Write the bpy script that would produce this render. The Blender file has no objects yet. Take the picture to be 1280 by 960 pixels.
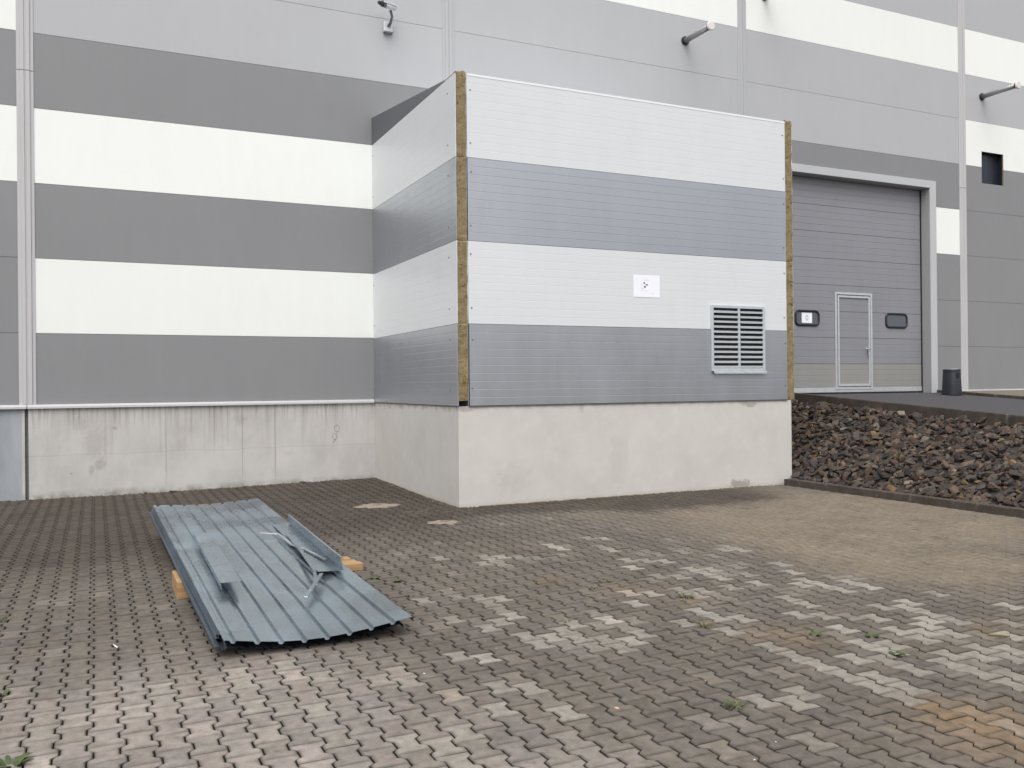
import bpy, bmesh, math, random
import numpy as np
from mathutils import Vector, Matrix, Euler

random.seed(7)
rng = np.random.default_rng(11)
scene = bpy.context.scene
COL = scene.collection
R = math.radians

# ------------------------------------------------------------------ helpers
ORG = {}

def link(o):
    COL.objects.link(o)
    return o

def tag(o, label=None, cat=None, group=None, kind=None):
    if label: o['label'] = label
    if cat: o['category'] = cat
    if group: o['group'] = group
    if kind: o['kind'] = kind
    return o

def empty(name, loc, label=None, cat=None, group=None):
    o = bpy.data.objects.new(name, None)
    o.empty_display_size = 0.2
    link(o)
    o.location = loc
    ORG[o.name] = Vector(loc)
    return tag(o, label, cat, group)

class MB:
    """collects shapes in world coordinates"""
    def __init__(s):
        s.v = []; s.f = []; s.m = []; s.c = []; s.smooth = []
    def add(s, verts, faces, mi=0, col=None, smooth=False):
        n = len(s.v)
        s.v += [tuple(p) for p in verts]
        for f in faces:
            s.f.append(tuple(i + n for i in f)); s.m.append(mi); s.c.append(col); s.smooth.append(smooth)
        return s
    def box(s, x0, x1, y0, y1, z0, z1, mi=0, col=None):
        v = [(x0,y0,z0),(x1,y0,z0),(x1,y1,z0),(x0,y1,z0),(x0,y0,z1),(x1,y0,z1),(x1,y1,z1),(x0,y1,z1)]
        return s.add(v, [(0,3,2,1),(4,5,6,7),(0,1,5,4),(1,2,6,5),(2,3,7,6),(3,0,4,7)], mi, col)
    def prism(s, prof, axis, a, b, mi=0, cap=True, smooth=False, closed=True):
        """prof: list of 2D points; axis 'x': (y,z) ; 'y': (x,z); 'z': (x,y)"""
        def P(q, t):
            return {'x': (t, q[0], q[1]), 'y': (q[0], t, q[1]), 'z': (q[0], q[1], t)}[axis]
        n = len(prof)
        v = [P(q, a) for q in prof] + [P(q, b) for q in prof]
        f = [(i, (i+1) % n, n + (i+1) % n, n + i) for i in range(n if closed else n-1)]
        if cap and closed:
            f += [tuple(range(n))[::-1], tuple(range(n, 2*n))]
        return s.add(v, f, mi, None, smooth)
    def tube(s, pts, r, n=10, mi=0, cap=True, smooth=True):
        pts = [Vector(p) for p in pts]
        rs = r if isinstance(r, (list, tuple)) else [r]*len(pts)
        v = []; f = []
        up = Vector((0,0,1))
        for i, p in enumerate(pts):
            t = (pts[min(i+1, len(pts)-1)] - pts[max(i-1, 0)]).normalized()
            a = t.cross(up)
            if a.length < 1e-3: a = t.cross(Vector((1,0,0)))
            a.normalize(); b = t.cross(a).normalized()
            for k in range(n):
                th = 2*math.pi*k/n
                v.append(p + (a*math.cos(th) + b*math.sin(th))*rs[i])
        for i in range(len(pts)-1):
            for k in range(n):
                f.append((i*n+k, i*n+(k+1) % n, (i+1)*n+(k+1) % n, (i+1)*n+k))
        s.add(v, f, mi, None, smooth)
        if cap:
            m = len(s.v) - len(v)
            s.f.append(tuple(m+k for k in range(n))[::-1]); s.m.append(mi); s.c.append(None); s.smooth.append(False)
            s.f.append(tuple(m+(len(pts)-1)*n+k for k in range(n))); s.m.append(mi); s.c.append(None); s.smooth.append(False)
        return s
    def ribbon(s, pts, w, t, mi=0, normal=(0,0,1)):
        """flat strip along a polyline, width w, thickness t along the normal"""
        pts = [Vector(p) for p in pts]; nrm = Vector(normal).normalized()
        v = []; f = []
        for i, p in enumerate(pts):
            d = (pts[min(i+1, len(pts)-1)] - pts[max(i-1, 0)]).normalized()
            a = d.cross(nrm).normalized()
            for q in ((-w/2, 0), (w/2, 0), (w/2, t), (-w/2, t)):
                v.append(p + a*q[0] + nrm*q[1])
        for i in range(len(pts)-1):
            for k in range(4):
                f.append((i*4+k, i*4+(k+1) % 4, (i+1)*4+(k+1) % 4, (i+1)*4+k))
        f.append((3,2,1,0)); m = (len(pts)-1)*4; f.append((m,m+1,m+2,m+3))
        return s.add(v, f, mi)
    def build(s, name, mats, parent=None, origin=None, attr=None, fixn=True):
        if not isinstance(mats, (list, tuple)): mats = [mats]
        V_ = np.array(s.v, dtype=float)
        if origin is None:
            origin = Vector(((V_[:,0].min()+V_[:,0].max())/2, (V_[:,1].min()+V_[:,1].max())/2, V_[:,2].min()))
        origin = Vector(origin)
        me = bpy.data.meshes.new(name)
        me.from_pydata((V_ - np.array(origin)).tolist(), [], s.f)
        for m in mats: me.materials.append(m)
        me.polygons.foreach_set('material_index', s.m)
        me.polygons.foreach_set('use_smooth', s.smooth)
        if any(c is not None for c in s.c):
            a = me.color_attributes.new('Col', 'FLOAT_COLOR', 'CORNER')
            buf = np.ones((len(me.loops), 4), dtype=np.float32)
            k = 0
            for f, c in zip(s.f, s.c):
                n = len(f)
                if c is not None: buf[k:k+n, :3] = c
                k += n
            a.data.foreach_set('color', buf.ravel())
        if fixn:
            bm = bmesh.new(); bm.from_mesh(me)
            bmesh.ops.recalc_face_normals(bm, faces=bm.faces); bm.to_mesh(me); bm.free()
        me.update()
        o = bpy.data.objects.new(name, me); link(o)
        if parent is not None:
            o.parent = parent
            o.location = origin - ORG[parent.name]
        else:
            o.location = origin
        ORG[o.name] = origin
        return o

def bevel(o, w=0.005, seg=2):
    m = o.modifiers.new('bevel', 'BEVEL'); m.width = w; m.segments = seg; m.limit_method = 'ANGLE'; m.angle_limit = R(40)
    return o

def kids(o): return list(o.children)

# ------------------------------------------------------------------ material helpers
def new_mat(name):
    m = bpy.data.materials.new(name); m.use_nodes = True
    nt = m.node_tree; nt.nodes.clear()
    out = nt.nodes.new('ShaderNodeOutputMaterial'); b = nt.nodes.new('ShaderNodeBsdfPrincipled')
    nt.links.new(b.outputs[0], out.inputs[0])
    return m, nt, b

class NT:
    def __init__(s, nt):
        s.nt = nt; s.geo = nt.nodes.new('ShaderNodeNewGeometry')
        s.pos = s.geo.outputs['Position']
    def n(s, t): return s.nt.nodes.new(t)
    def l(s, a, b): s.nt.links.new(a, b)
    def val(s, sock, v):
        if isinstance(v, (int, float)): sock.default_value = v
        elif isinstance(v, (tuple, list)):
            sock.default_value = tuple(v) + ((1.0,) if len(v) == 3 and sock.type == 'RGBA' else ())
        else: s.l(v, sock)
    def math(s, op, a, b=0.0, c=0.0, clamp=False):
        n = s.n('ShaderNodeMath'); n.operation = op; n.use_clamp = clamp
        s.val(n.inputs[0], a); s.val(n.inputs[1], b); s.val(n.inputs[2], c)
        return n.outputs[0]
    def scale(s, vec, sc):
        n = s.n('ShaderNodeVectorMath'); n.operation = 'MULTIPLY'
        s.val(n.inputs[0], vec); n.inputs[1].default_value = sc
        return n.outputs[0]
    def noise(s, sc=5, det=4, rough=.55, vec=None, dist=0, stretch=None):
        v = vec or s.pos
        if stretch: v = s.scale(v, stretch)
        n = s.n('ShaderNodeTexNoise'); s.l(v, n.inputs['Vector'])
        n.inputs['Scale'].default_value = sc; n.inputs['Detail'].default_value = det
        n.inputs['Roughness'].default_value = rough; n.inputs['Distortion'].default_value = dist
        return n.outputs['Fac']
    def ramp(s, f, a, b, lo=0.0, hi=1.0):
        n = s.n('ShaderNodeMapRange'); n.clamp = True
        s.val(n.inputs['Value'], f)
        n.inputs['From Min'].default_value = a; n.inputs['From Max'].default_value = b
        n.inputs['To Min'].default_value = lo; n.inputs['To Max'].default_value = hi
        return n.outputs[0]
    def mix(s, f, a, b, mode='MIX'):
        n = s.n('ShaderNodeMix'); n.data_type = 'RGBA'; n.blend_type = mode
        s.val(n.inputs['Factor'], f); s.val(n.inputs['A'] if False else n.inputs[6], a); s.val(n.inputs[7], b)
        return n.outputs[2]
    def xyz(s, vec=None):
        n = s.n('ShaderNodeSeparateXYZ'); s.l(vec or s.pos, n.inputs[0]); return n.outputs
    def bump(s, h, strength=.3, dist=.01, normal=None):
        n = s.n('ShaderNodeBump'); s.val(n.inputs['Height'], h)
        n.inputs['Strength'].default_value = strength; n.inputs['Distance'].default_value = dist
        if normal is not None: s.l(normal, n.inputs['Normal'])
        return n.outputs[0]
    def gauss(s, x0, w, axis):
        """1 at x0 falling to 0 at distance w on one axis"""
        d = s.math('ABSOLUTE', s.math('SUBTRACT', axis, x0))
        return s.ramp(d, 0, w, 1, 0)

def spot(N, cx, cz, rx, rz, jag):
    X = N.xyz()
    dx = N.math('DIVIDE', N.math('SUBTRACT', X[0], cx), rx)
    dz = N.math('DIVIDE', N.math('SUBTRACT', X[2], cz), rz)
    d = N.math('SQRT', N.math('ADD', N.math('MULTIPLY', dx, dx), N.math('MULTIPLY', dz, dz)))
    d = N.math('ADD', d, N.math('MULTIPLY', N.math('SUBTRACT', jag, .5), 2.6))
    return N.ramp(d, .55, 1.0, 1, 0)

def painted(name, col, rough=.5, metal=0.0, var=.03, rib=True, spec=.4, ribstep=.0, grime=.05, coat=0, wave=.12, scuff=0):
    m, nt, b = new_mat(name); N = NT(nt)
    big = N.noise(.7, 3, .5)
    st = N.noise(3.0, 4, .6, stretch=(1.2, 1.2, .25))
    f = N.math('ADD', N.math('MULTIPLY', big, .5), N.math('MULTIPLY', st, .5))
    lo = tuple(c*(1-var) for c in col); hi = tuple(min(1, c*(1+var)) for c in col)
    c = N.mix(N.ramp(f, .35, .65), lo, hi)
    oi = N.n('ShaderNodeObjectInfo')
    tv = N.n('ShaderNodeVectorMath'); tv.operation = 'SCALE'; N.l(c, tv.inputs[0]); N.l(N.ramp(oi.outputs['Random'], 0, 1, .975, 1.02), tv.inputs['Scale']); c = tv.outputs[0]
    if scuff:
        sf = N.math('MULTIPLY', N.ramp(N.noise(5, 6, .75, stretch=(1, 1, 3)), .62, .74), N.ramp(N.noise(1.1, 2, .5), .45, .6))
        c = N.mix(N.math('MULTIPLY', sf, scuff), c, (.78, .80, .82))
    g = N.ramp(N.noise(2.2, 6, .7, stretch=(1, 1, .5)), .56, .78)
    c = N.mix(N.math('MULTIPLY', g, grime), c, (.30, .27, .23))
    N.val(b.inputs['Base Color'], c)
    b.inputs['Metallic'].default_value = metal
    N.val(b.inputs['Roughness'], N.ramp(st, .3, .7, rough-.05, rough+.06))
    b.inputs['Specular IOR Level'].default_value = spec
    h = N.math('MULTIPLY', N.noise(1.3, 2, .5), .6)
    nrm = N.bump(h, wave, .02)
    if rib:
        z = N.xyz()[2]
        w = N.math('PINGPONG', z, .0125)
        nrm = N.bump(w, .35, .05, nrm)
    fine = N.noise(220, 2, .5)
    nrm = N.bump(fine, .06, .001, nrm)
    N.l(nrm, b.inputs['Normal'])
    return m

def simple(name, col, rough=.6, metal=0.0, nscale=30, var=.15, bump=.1, spec=.5, stretch=None, nd=.003):
    m, nt, b = new_mat(name); N = NT(nt)
    f = N.noise(nscale, 5, .6, stretch=stretch)
    c = N.mix(N.ramp(f, .3, .7), tuple(c*(1-var) for c in col), tuple(min(1, c*(1+var)) for c in col))
    N.val(b.inputs['Base Color'], c)
    b.inputs['Roughness'].default_value = rough; b.inputs['Metallic'].default_value = metal
    b.inputs['Specular IOR Level'].default_value = spec
    N.l(N.bump(f, bump, nd), b.inputs['Normal'])
    return m

M = {}
# hall cladding
M['white'] = painted('hall_white', (.83, .85, .82), .55, 0, .015)
M['light'] = painted('hall_light_grey', (.432, .440, .455), .5, 0, .02)
M['dark'] = painted('hall_dark_grey', (.232, .236, .244), .5, 0, .03)
M['trim'] = painted('hall_trim', (.50, .49, .50), .45, 0, .02, rib=False)
M['trim_light'] = painted('hall_trim_light', (.50, .50, .51), .4, 0, .02, rib=False)
M['joint'] = simple('panel_joint', (.12, .12, .125), .8)
# annex cladding
M['awhite'] = painted('annex_white', (.665, .69, .71), .36, 0, .015, rib=False, grime=.10, spec=.5, wave=.22)
M['asilver'] = painted('annex_silver', (.475, .495, .53), .38, .80, .03, rib=False, grime=.12, spec=.5, wave=.22, scuff=.18)
M['wedge'] = painted('wedge_silver_shaded', (.20, .21, .23), .4, .6, .08, rib=False, grime=.2, wave=.3)  # annex silver in a darker copy, the side's shade put into its colour
M['zinc_trim'] = simple('zinc_trim', (.62, .66, .70), .35, .6, 20, .08, .03)

def concrete_mat():
    m, nt, b = new_mat('cast_concrete'); N = NT(nt); X = N.xyz()
    c = N.mix(N.ramp(N.noise(1.1, 5, .6), .35, .65), (.43, .415, .40), (.53, .515, .495))
    c = N.mix(N.ramp(N.noise(3.5, 6, .65, stretch=(1, 1, .5)), .45, .75, 0, .5), c, (.60, .585, .565))
    # vertical run-off streaks hanging from the flashing
    st = N.noise(7, 4, .7, stretch=(1, 1, .05)); st2 = N.noise(24, 3, .6, stretch=(1, 1, .04))
    top = N.ramp(X[2], .45, 1.38)
    s = N.math('MULTIPLY', N.ramp(st, .52, .68), top)
    c = N.mix(N.math('MULTIPLY', s, .45), c, (.26, .235, .205))
    top2 = N.ramp(X[2], 1.0, 1.38)
    s2 = N.math('MULTIPLY', N.ramp(st2, .50, .64), top2)
    c = N.mix(N.math('MULTIPLY', s2, .55), c, (.20, .18, .155))
    wob = N.math('MULTIPLY', N.math('SUBTRACT', N.noise(2.5, 2, .5, stretch=(0, 0, 1)), .5), .02)
    xw = N.math('ADD', X[0], wob)
    for x0, z0, w, k in ((1.03, .0, .016, .55), (2.226, .0, .014, .6), (2.766, .0, .017, .7), (3.642, .75, .012, .4), (1.994, .6, .012, .4), (1.778, .5, .02, .45), (.142, .2, .03, .22), (.95, .4, .03, .25), (1.42, .7, .03, .3)):
        f = N.math('MULTIPLY', N.gauss(x0, w, xw), N.ramp(X[2], z0, z0+.35, .0, 1))
        c = N.mix(N.math('MULTIPLY', f, k*.8), c, (.19, .165, .14))
    jag = N.noise(15, 6, .8)
    for cx, cz, rx, rz, k in ((.06, .50, .10, .12, .55), (-.06, .42, .05, .10, .5), (-.346, .371, .02, .02, .8), (.271, 1.06, .035, .03, .7), (-.217, 1.13, .12, .16, .30), (.0, .85, .2, .28, .28), (2.19, 1.15, .12, .1, .3), (1.28, .77, .10, .12, .3), (3.0, .55, .12, .05, .2)):
        c = N.mix(N.math('MULTIPLY', spot(N, cx, cz, rx, rz, jag), k*.6), c, (.20, .17, .14))
    # cold joint hairline
    zj = N.math('ADD', .60, N.math('MULTIPLY', N.noise(1.2, 3, .5, stretch=(1, 0, 0)), .12))
    f = N.ramp(N.math('ABSOLUTE', N.math('SUBTRACT', X[2], zj)), 0, .006, 1, 0)
    c = N.mix(N.math('MULTIPLY', f, .35), c, (.2, .18, .16))
    # algae at the foot
    foot = N.math('MULTIPLY', N.ramp(X[2], .02, .13, 1, 0), N.ramp(N.noise(6, 4, .6), .35, .65))
    c = N.mix(N.math('MULTIPLY', foot, .7), c, (.13, .125, .08))
    # the first bay is a cooler, bluish pour
    f = N.ramp(X[0], -1.02, -1.01, 1, 0)
    blue = N.mix(N.ramp(N.noise(2.5, 4, .6, stretch=(1, 1, .25)), .3, .7), (.25, .27, .295), (.36, .38, .41))
    c = N.mix(f, c, blue)
    N.val(b.inputs['Base Color'], c); b.inputs['Roughness'].default_value = .85
    b.inputs['Specular IOR Level'].default_value = .3
    h = N.math('ADD', N.noise(40, 4, .6), N.math('MULTIPLY', N.noise(6, 3, .5), 2))
    N.l(N.bump(h, .25, .004), b.inputs['Normal'])
    return m
M['concrete'] = concrete_mat()

def render_mat():
    m, nt, b = new_mat('smooth_render'); N = NT(nt); X = N.xyz()
    c = N.mix(N.ramp(N.noise(1.4, 5, .6), .32, .68), (.525, .505, .475), (.575, .555, .525))
    c = N.mix(N.ramp(N.noise(5, 5, .65), .5, .75, 0, .5), c, (.62, .605, .575))
    c = N.mix(N.ramp(N.noise(2.3, 5, .6, stretch=(1, 1, .6)), .55, .75, 0, .22), c, (.44, .42, .39))
    jag = N.noise(7, 4, .65)
    for cx, cz, rx, rz, k in ((9.35, .05, .26, .09, .75), (9.58, 1.335, .20, .05, .6), (6.46, 1.36, .05, .10, .35), (4.66, 1.36, .18, .07, .5), (7.1, .55, .2, .5, .12), (5.35, .35, .3, .3, .12)):
        c = N.mix(N.math('MULTIPLY', spot(N, cx, cz, rx, rz, jag), k), c, (.27, .245, .215))
    foot = N.math('MULTIPLY', N.ramp(X[2], .0, .06, 1, 0), N.ramp(N.noise(5, 4, .6), .3, .6))
    c = N.mix(N.math('MULTIPLY', foot, .5), c, (.42, .34, .25))
    top = N.math('MULTIPLY', N.ramp(X[2], 1.32, 1.40, 0, 1), N.ramp(N.noise(8, 4, .6), .42, .6))
    c = N.mix(N.math('MULTIPLY', top, .5), c, (.25, .225, .195))
    N.val(b.inputs['Base Color'], c); b.inputs['Roughness'].default_value = .88
    b.inputs['Specular IOR Level'].default_value = .25
    h = N.math('ADD', N.noise(60, 3, .6), N.math('MULTIPLY', N.noise(4, 3, .5), 4))
    N.l(N.bump(h, .2, .004), b.inputs['Normal'])
    return m
M['render'] = render_mat()

def wool_mat():
    m, nt, b = new_mat('mineral_wool'); N = NT(nt)
    f = N.noise(9, 6, .7, stretch=(1, 1, 2.5)); g = N.noise(70, 4, .7, stretch=(1, 1, 3))
    c = N.mix(N.ramp(f, .3, .7), (.17, .125, .065), (.33, .26, .15))
    c = N.mix(N.ramp(g, .45, .7), c, (.40, .33, .20))
    c = N.mix(N.ramp(N.noise(16, 4, .8), .57, .68), c, (.06, .045, .028))
    N.val(b.inputs['Base Color'], c); b.inputs['Roughness'].default_value = 1
    b.inputs['Specular IOR Level'].default_value = .05
    N.l(N.bump(N.math('ADD', g, f), .7, .02), b.inputs['Normal'])
    return m
M['wool'] = wool_mat()

def attr_mat(name, rough, nsc, bump, var=.25, spec=.3, dark=None, bd=.003):
    m, nt, b = new_mat(name); N = NT(nt)
    a = N.n('ShaderNodeAttribute'); a.attribute_name = 'Col'
    f = N.noise(nsc, 5, .65); g = N.noise(2.2, 4, .6)
    k = N.math('ADD', N.ramp(f, .25, .75, 1-var, 1+var), N.ramp(g, .3, .7, -.10, .10))
    v = N.n('ShaderNodeVectorMath'); v.operation = 'SCALE'
    N.l(a.outputs['Color'], v.inputs[0]); N.l(k, v.inputs['Scale'])
    c = v.outputs[0]
    if dark:
        c = N.mix(N.ramp(N.noise(14, 5, .7), .60, .75, 0, dark), c, (.045, .038, .03))
    N.val(b.inputs['Base Color'], c); b.inputs['Roughness'].default_value = rough
    b.inputs['Specular IOR Level'].default_value = spec
    N.l(N.bump(f, bump, bd), b.inputs['Normal'])
    return m
def paver_mat():
    m, nt, b = new_mat('paver_concrete'); N = NT(nt)
    a = N.n('ShaderNodeAttribute'); a.attribute_name = 'Col'
    f = N.noise(150, 3, .7); g = N.noise(2.2, 4, .6); h = N.noise(13, 5, .6)
    k = N.math('ADD', N.ramp(f, .3, .7, -.14, .14), N.ramp(g, .3, .7, -.12, .12))
    k = N.math('ADD', k, N.ramp(h, .3, .7, .76, 1.24))
    v = N.n('ShaderNodeVectorMath'); v.operation = 'SCALE'; N.l(a.outputs['Color'], v.inputs[0]); N.l(k, v.inputs['Scale'])
    c = N.mix(N.ramp(N.noise(14, 5, .7), .58, .72, 0, .42), v.outputs[0], (.040, .033, .027))
    c = N.mix(N.ramp(N.noise(8.5, 4, .65, dist=.5), .60, .78, 0, .42), c, (.30, .28, .25))
    N.val(b.inputs['Base Color'], c); b.inputs['Roughness'].default_value = .86
    b.inputs['Specular IOR Level'].default_value = .25
    N.l(N.bump(N.math('ADD', f, N.math('MULTIPLY', h, .6)), .5, .003), b.inputs['Normal'])
    return m
M['paver'] = paver_mat()
M['bed'] = attr_mat('joint_sand', .95, 60, .5, .3, .1, bd=.006)
M['rock'] = attr_mat('quarry_stone', .85, 28, .5, .35, .3, bd=.01)
M['ground'] = simple('ground_soil', (.13, .11, .09), .95, 0, 3, .25, .4)
M['gravel'] = simple('gravel_strip', (.17, .145, .115), .95, 0, 25, .45, .8, nd=.02)
M['embank'] = simple('embankment_soil', (.05, .042, .036), .95, 0, 12, .4, .8, nd=.02)
M['asphalt'] = simple('asphalt', (.072, .070, .074), .85, 0, 160, .45, .4, .3)
def kerb_mat():
    m, nt, b = new_mat('kerb_concrete'); N = NT(nt); X = N.xyz()
    c = N.mix(N.ramp(N.noise(5, 5, .65), .35, .65), (.046, .036, .029), (.084, .066, .053))
    c = N.mix(N.ramp(N.noise(9, 4, .7, stretch=(1, 1, .3)), .58, .7, 0, .55), c, (.22, .20, .18))
    j = N.math('PINGPONG', N.math('ADD', X[1], 40.3), .5)
    c = N.mix(N.ramp(j, .0, .006, .8, 0), c, (.02, .017, .015))
    N.val(b.inputs['Base Color'], c); b.inputs['Roughness'].default_value = .9
    N.l(N.bump(N.noise(60, 4, .6), .4, .004), b.inputs['Normal'])
    return m
M['kerb'] = kerb_mat()

def galv_mat(name, col, rough, met):
    m, nt, b = new_mat(name); N = NT(nt)
    vo = N.n('ShaderNodeTexVoronoi'); N.l(N.scale(N.pos, (1, .6, 1)), vo.inputs['Vector']); vo.inputs['Scale'].default_value = 45
    sp = N.n('ShaderNodeSeparateColor'); N.l(vo.outputs['Color'], sp.inputs[0])
    big = N.noise(1.5, 3, .5, dist=.6); md = N.noise(6, 3, .5, stretch=(1.6, .25, 1))
    c = N.mix(N.ramp(big, .3, .7), tuple(x*.66 for x in col), tuple(x*1.22 for x in col))
    c = N.mix(N.ramp(md, .45, .80, 0, .25), c, tuple(min(1, x*1.35) for x in col))
    c = N.mix(N.ramp(N.noise(2.6, 3, .5), .58, .72, 0, .35), c, tuple(x*.55 for x in col))
    c = N.mix(N.ramp(sp.outputs[0], 0, 1, 0, .03), c, (.55, .60, .64))
    c = N.mix(N.ramp(N.noise(26, 3, .5, stretch=(1, .4, 1)), .66, .76, 0, .22), c, (.17, .19, .21))
    N.val(b.inputs['Base Color'], c); b.inputs['Metallic'].default_value = met
    N.val(b.inputs['Roughness'], N.ramp(N.math('ADD', N.math('MULTIPLY', big, .6), N.math('MULTIPLY', md, .4)), .35, .65, rough-.10, rough+.12))
    N.l(N.bump(N.noise(3, 1, .4), .10, .01), b.inputs['Normal'])
    return m
M['galv'] = galv_mat('galvanised_steel', (.375, .445, .50), .27, .90)
M['galv_shaded'] = galv_mat('galvanised_steel_shaded', (.085, .11, .14), .45, .6)  # darkened copy of the galvanised steel; shade within the stack painted in
M['galv_new'] = galv_mat('bright_zinc', (.66, .70, .74), .30, .85)
M['louver'] = simple('louver_aluminium', (.62, .66, .69), .36, .45, 12, .06, .03)
M['black_in'] = simple('dark_void', (.012, .013, .016), .9)
M['rubber'] = simple('black_rubber', (.014, .015, .018), .5, 0, 40, .2, .05)
M['pane'] = painted('acrylic_pane', (.10, .11, .13), .12, 0, .05, rib=False, spec=.6, grime=.1)
M['paper'] = simple('paper', (.86, .87, .93), .7, 0, 10, .015, .02)
M['ink'] = simple('ink', (.045, .045, .06), .7)
M['ink_faint'] = simple('ink_faint', (.60, .60, .68), .7)
M['screw'] = simple('screw_steel', (.22, .23, .25), .35, .7)
M['bin'] = simple('anthracite_plastic', (.028, .033, .042), .5, 0, 30, .15, .08)
M['cam_white'] = simple('camera_white', (.62, .64, .66), .35, 0, 20, .04, .02)
M['cam_grey'] = simple('camera_grey', (.13, .14, .16), .4)
M['pipe'] = simple('pipe_zinc', (.34, .33, .34), .45, .5, 18, .12, .05)
M['pipe_cap'] = simple('pipe_cap_plastic', (.72, .67, .66), .55, 0, 18, .06, .05)
M['gate'] = painted('gate_leaf', (.262, .266, .290), .45, .15, .04, rib=False, grime=.10)
M['gate_low'] = painted('gate_leaf_low', (.285, .280, .268), .5, .10, .04, rib=False, grime=.2)
M['alu'] = simple('anodised_aluminium', (.60, .62, .64), .35, .45, 10, .06, .02)
M['duct'] = painted('duct_inside', (.030, .036, .050), .35, .3, .3, rib=False)
def wood_mat():
    m, nt, b = new_mat('spruce_timber'); N = NT(nt)
    f = N.noise(10, 5, .6, stretch=(.3, 3, 3), dist=.4)
    c = N.mix(N.ramp(f, .3, .7), (.30, .17, .075), (.50, .33, .17))
    c = N.mix(N.ramp(N.noise(9, 3, .5), .63, .72, 0, .7), c, (.25, .10, .035))
    N.val(b.inputs['Base Color'], c); b.inputs['Roughness'].default_value = .75
    N.l(N.bump(f, .3, .004), b.inputs['Normal'])
    return m
M['wood'] = wood_mat()
M['leaf'] = simple('weed_leaf', (.060, .092, .026), .6, 0, 30, .3, .1)
M['dry'] = simple('dry_grass', (.22, .17, .07), .8, 0, 30, .3, .1)
M['moss'] = simple('moss', (.055, .062, .022), .95, 0, 25, .4, .6, nd=.01)
M['sand'] = simple('bedding_sand', (.27, .225, .18), .95, 0, 40, .18, .5, nd=.006)
M['rust_mark'] = simple('spray_mark', (.37, .31, .255), .9)
M['litter'] = simple('litter_white', (.7, .7, .68), .6)

# ------------------------------------------------------------------ value noise for vertex work
G = rng.random((256, 256))
def vnoise(x, y, s=1.0, o=0.0):
    x = np.asarray(x)*s + 91.3 + o; y = np.asarray(y)*s + 47.7 + o*1.7
    xi = np.floor(x).astype(int); yi = np.floor(y).astype(int)
    fx = x-xi; fy = y-yi; fx = fx*fx*(3-2*fx); fy = fy*fy*(3-2*fy)
    g = lambda a, b: G[a % 256, b % 256]
    return (g(xi, yi)*(1-fx)+g(xi+1, yi)*fx)*(1-fy)+(g(xi, yi+1)*(1-fx)+g(xi+1, yi+1)*fx)*fy
def fbm(x, y, s=1.0, o=0.0):
    return .5*vnoise(x, y, s, o)+.3*vnoise(x, y, s*2.1, o+7)+.2*vnoise(x, y, s*4.3, o+19)
def sstep(x, a, b):
    t = np.clip((x-a)/(b-a), 0, 1); return t*t*(3-2*t)

# ------------------------------------------------------------------ the levels of the place
L0 = 2.544; BND = 1.15; ZF = 1.451      # first joint, panel height, underside of the hall cladding
AX0, AX1, AY, AZ0, AZL = 4.508, 10.516, -4.05, 1.397, 2.532
KX_LOW, KX_UP = 10.24, 12.50

def gz(x, y):
    """the yard rises a few centimetres into the inner corner"""
    return .045*sstep(np.asarray(x, float), .5, 4.4)*sstep(np.asarray(y, float), -3.2, -.2)*(np.asarray(x) < 4.6)

# ------------------------------------------------------------------ PAVING
def paver_zone(x, y):
    """(albedo rgb, joint fill 0..1) at a point of the yard"""
    n1 = fbm(x, y, .7); n2 = fbm(x, y, 2.2, 5)
    base = np.stack([np.full_like(x, .124), np.full_like(x, .108), np.full_like(x, .091)], -1)
    # damp, dirty belt along the walls
    e = y + (n1-.5)*1.4
    left = sstep(e, -7.0, -5.0)*(1-sstep(x, 3.2, 4.8)) + sstep(e, -5.6, -4.9)*sstep(x, 3.2, 4.8)*(1-sstep(x, 8.8, 9.8))
    left = np.clip(left, 0, 1)
    dk = np.stack([np.full_like(x, .062), np.full_like(x, .050), np.full_like(x, .040)], -1)
    # tan silt washed over the stones on the right
    d = np.sqrt(((x-8.6)/3.1)**2+((y+7.0)/3.0)**2) + (n1-.5)*.5
    d2 = np.sqrt(((x-6.9)/1.3)**2+((y+9.4)/1.6)**2) + (n1-.5)*.5
    tan = np.clip(np.maximum(1-sstep(d, .60, 1.15), 1-sstep(d2, .5, 1.15)), 0, 1)*(1-left)
    tn = np.stack([np.full_like(x, .195), np.full_like(x, .161), np.full_like(x, .120)], -1)
    c = base*(1-left[..., None]*.9)+dk*left[..., None]*.9
    c = c*(1-tan[..., None]*.85)+tn*tan[..., None]*.85
    c *= (.86+.28*n2)[..., None]
    return c, np.clip(left*.55+tan*.95, 0, 1), tan, left

LIGHT = [(2.69,-9.87,.35,.3,.7),(2.98,-10.24,.45,.25,.8),(2.44,-9.0,.3,.3,.45),(5.12,-8.01,.6,.4,.55),(5.01,-9.02,.6,.5,.55),(4.72,-9.88,.55,.5,.6),
 (4.42,-10.64,.5,.35,.65),(4.9,-10.64,.5,.4,.65),(5.41,-10.66,.4,.4,.5),(5.5,-11.19,.5,.4,.5),(4.78,-11.98,.5,.5,.6),(3.9,-11.9,.3,.35,.6),(1.36,-10.4,.3,.3,.4),
 (1.48,-11.02,.4,.4,.4),(1.62,-11.54,.4,.4,.5),(.63,-10.59,.4,.3,.3),(-.24,-10.15,.3,.3,.25),(3.61,-7.66,.4,.4,.4),(4.35,-7.6,.5,.35,.45),(3.24,-11.78,.35,.35,.4),
 (3.83,-10.34,.4,.4,.4),(4.16,-11.5,.4,.3,.35),(4.9,-11.5,.4,.4,.5),(.5,-11.6,.5,.3,.15),(5.9,-9.9,.5,.6,.35)]
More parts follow.
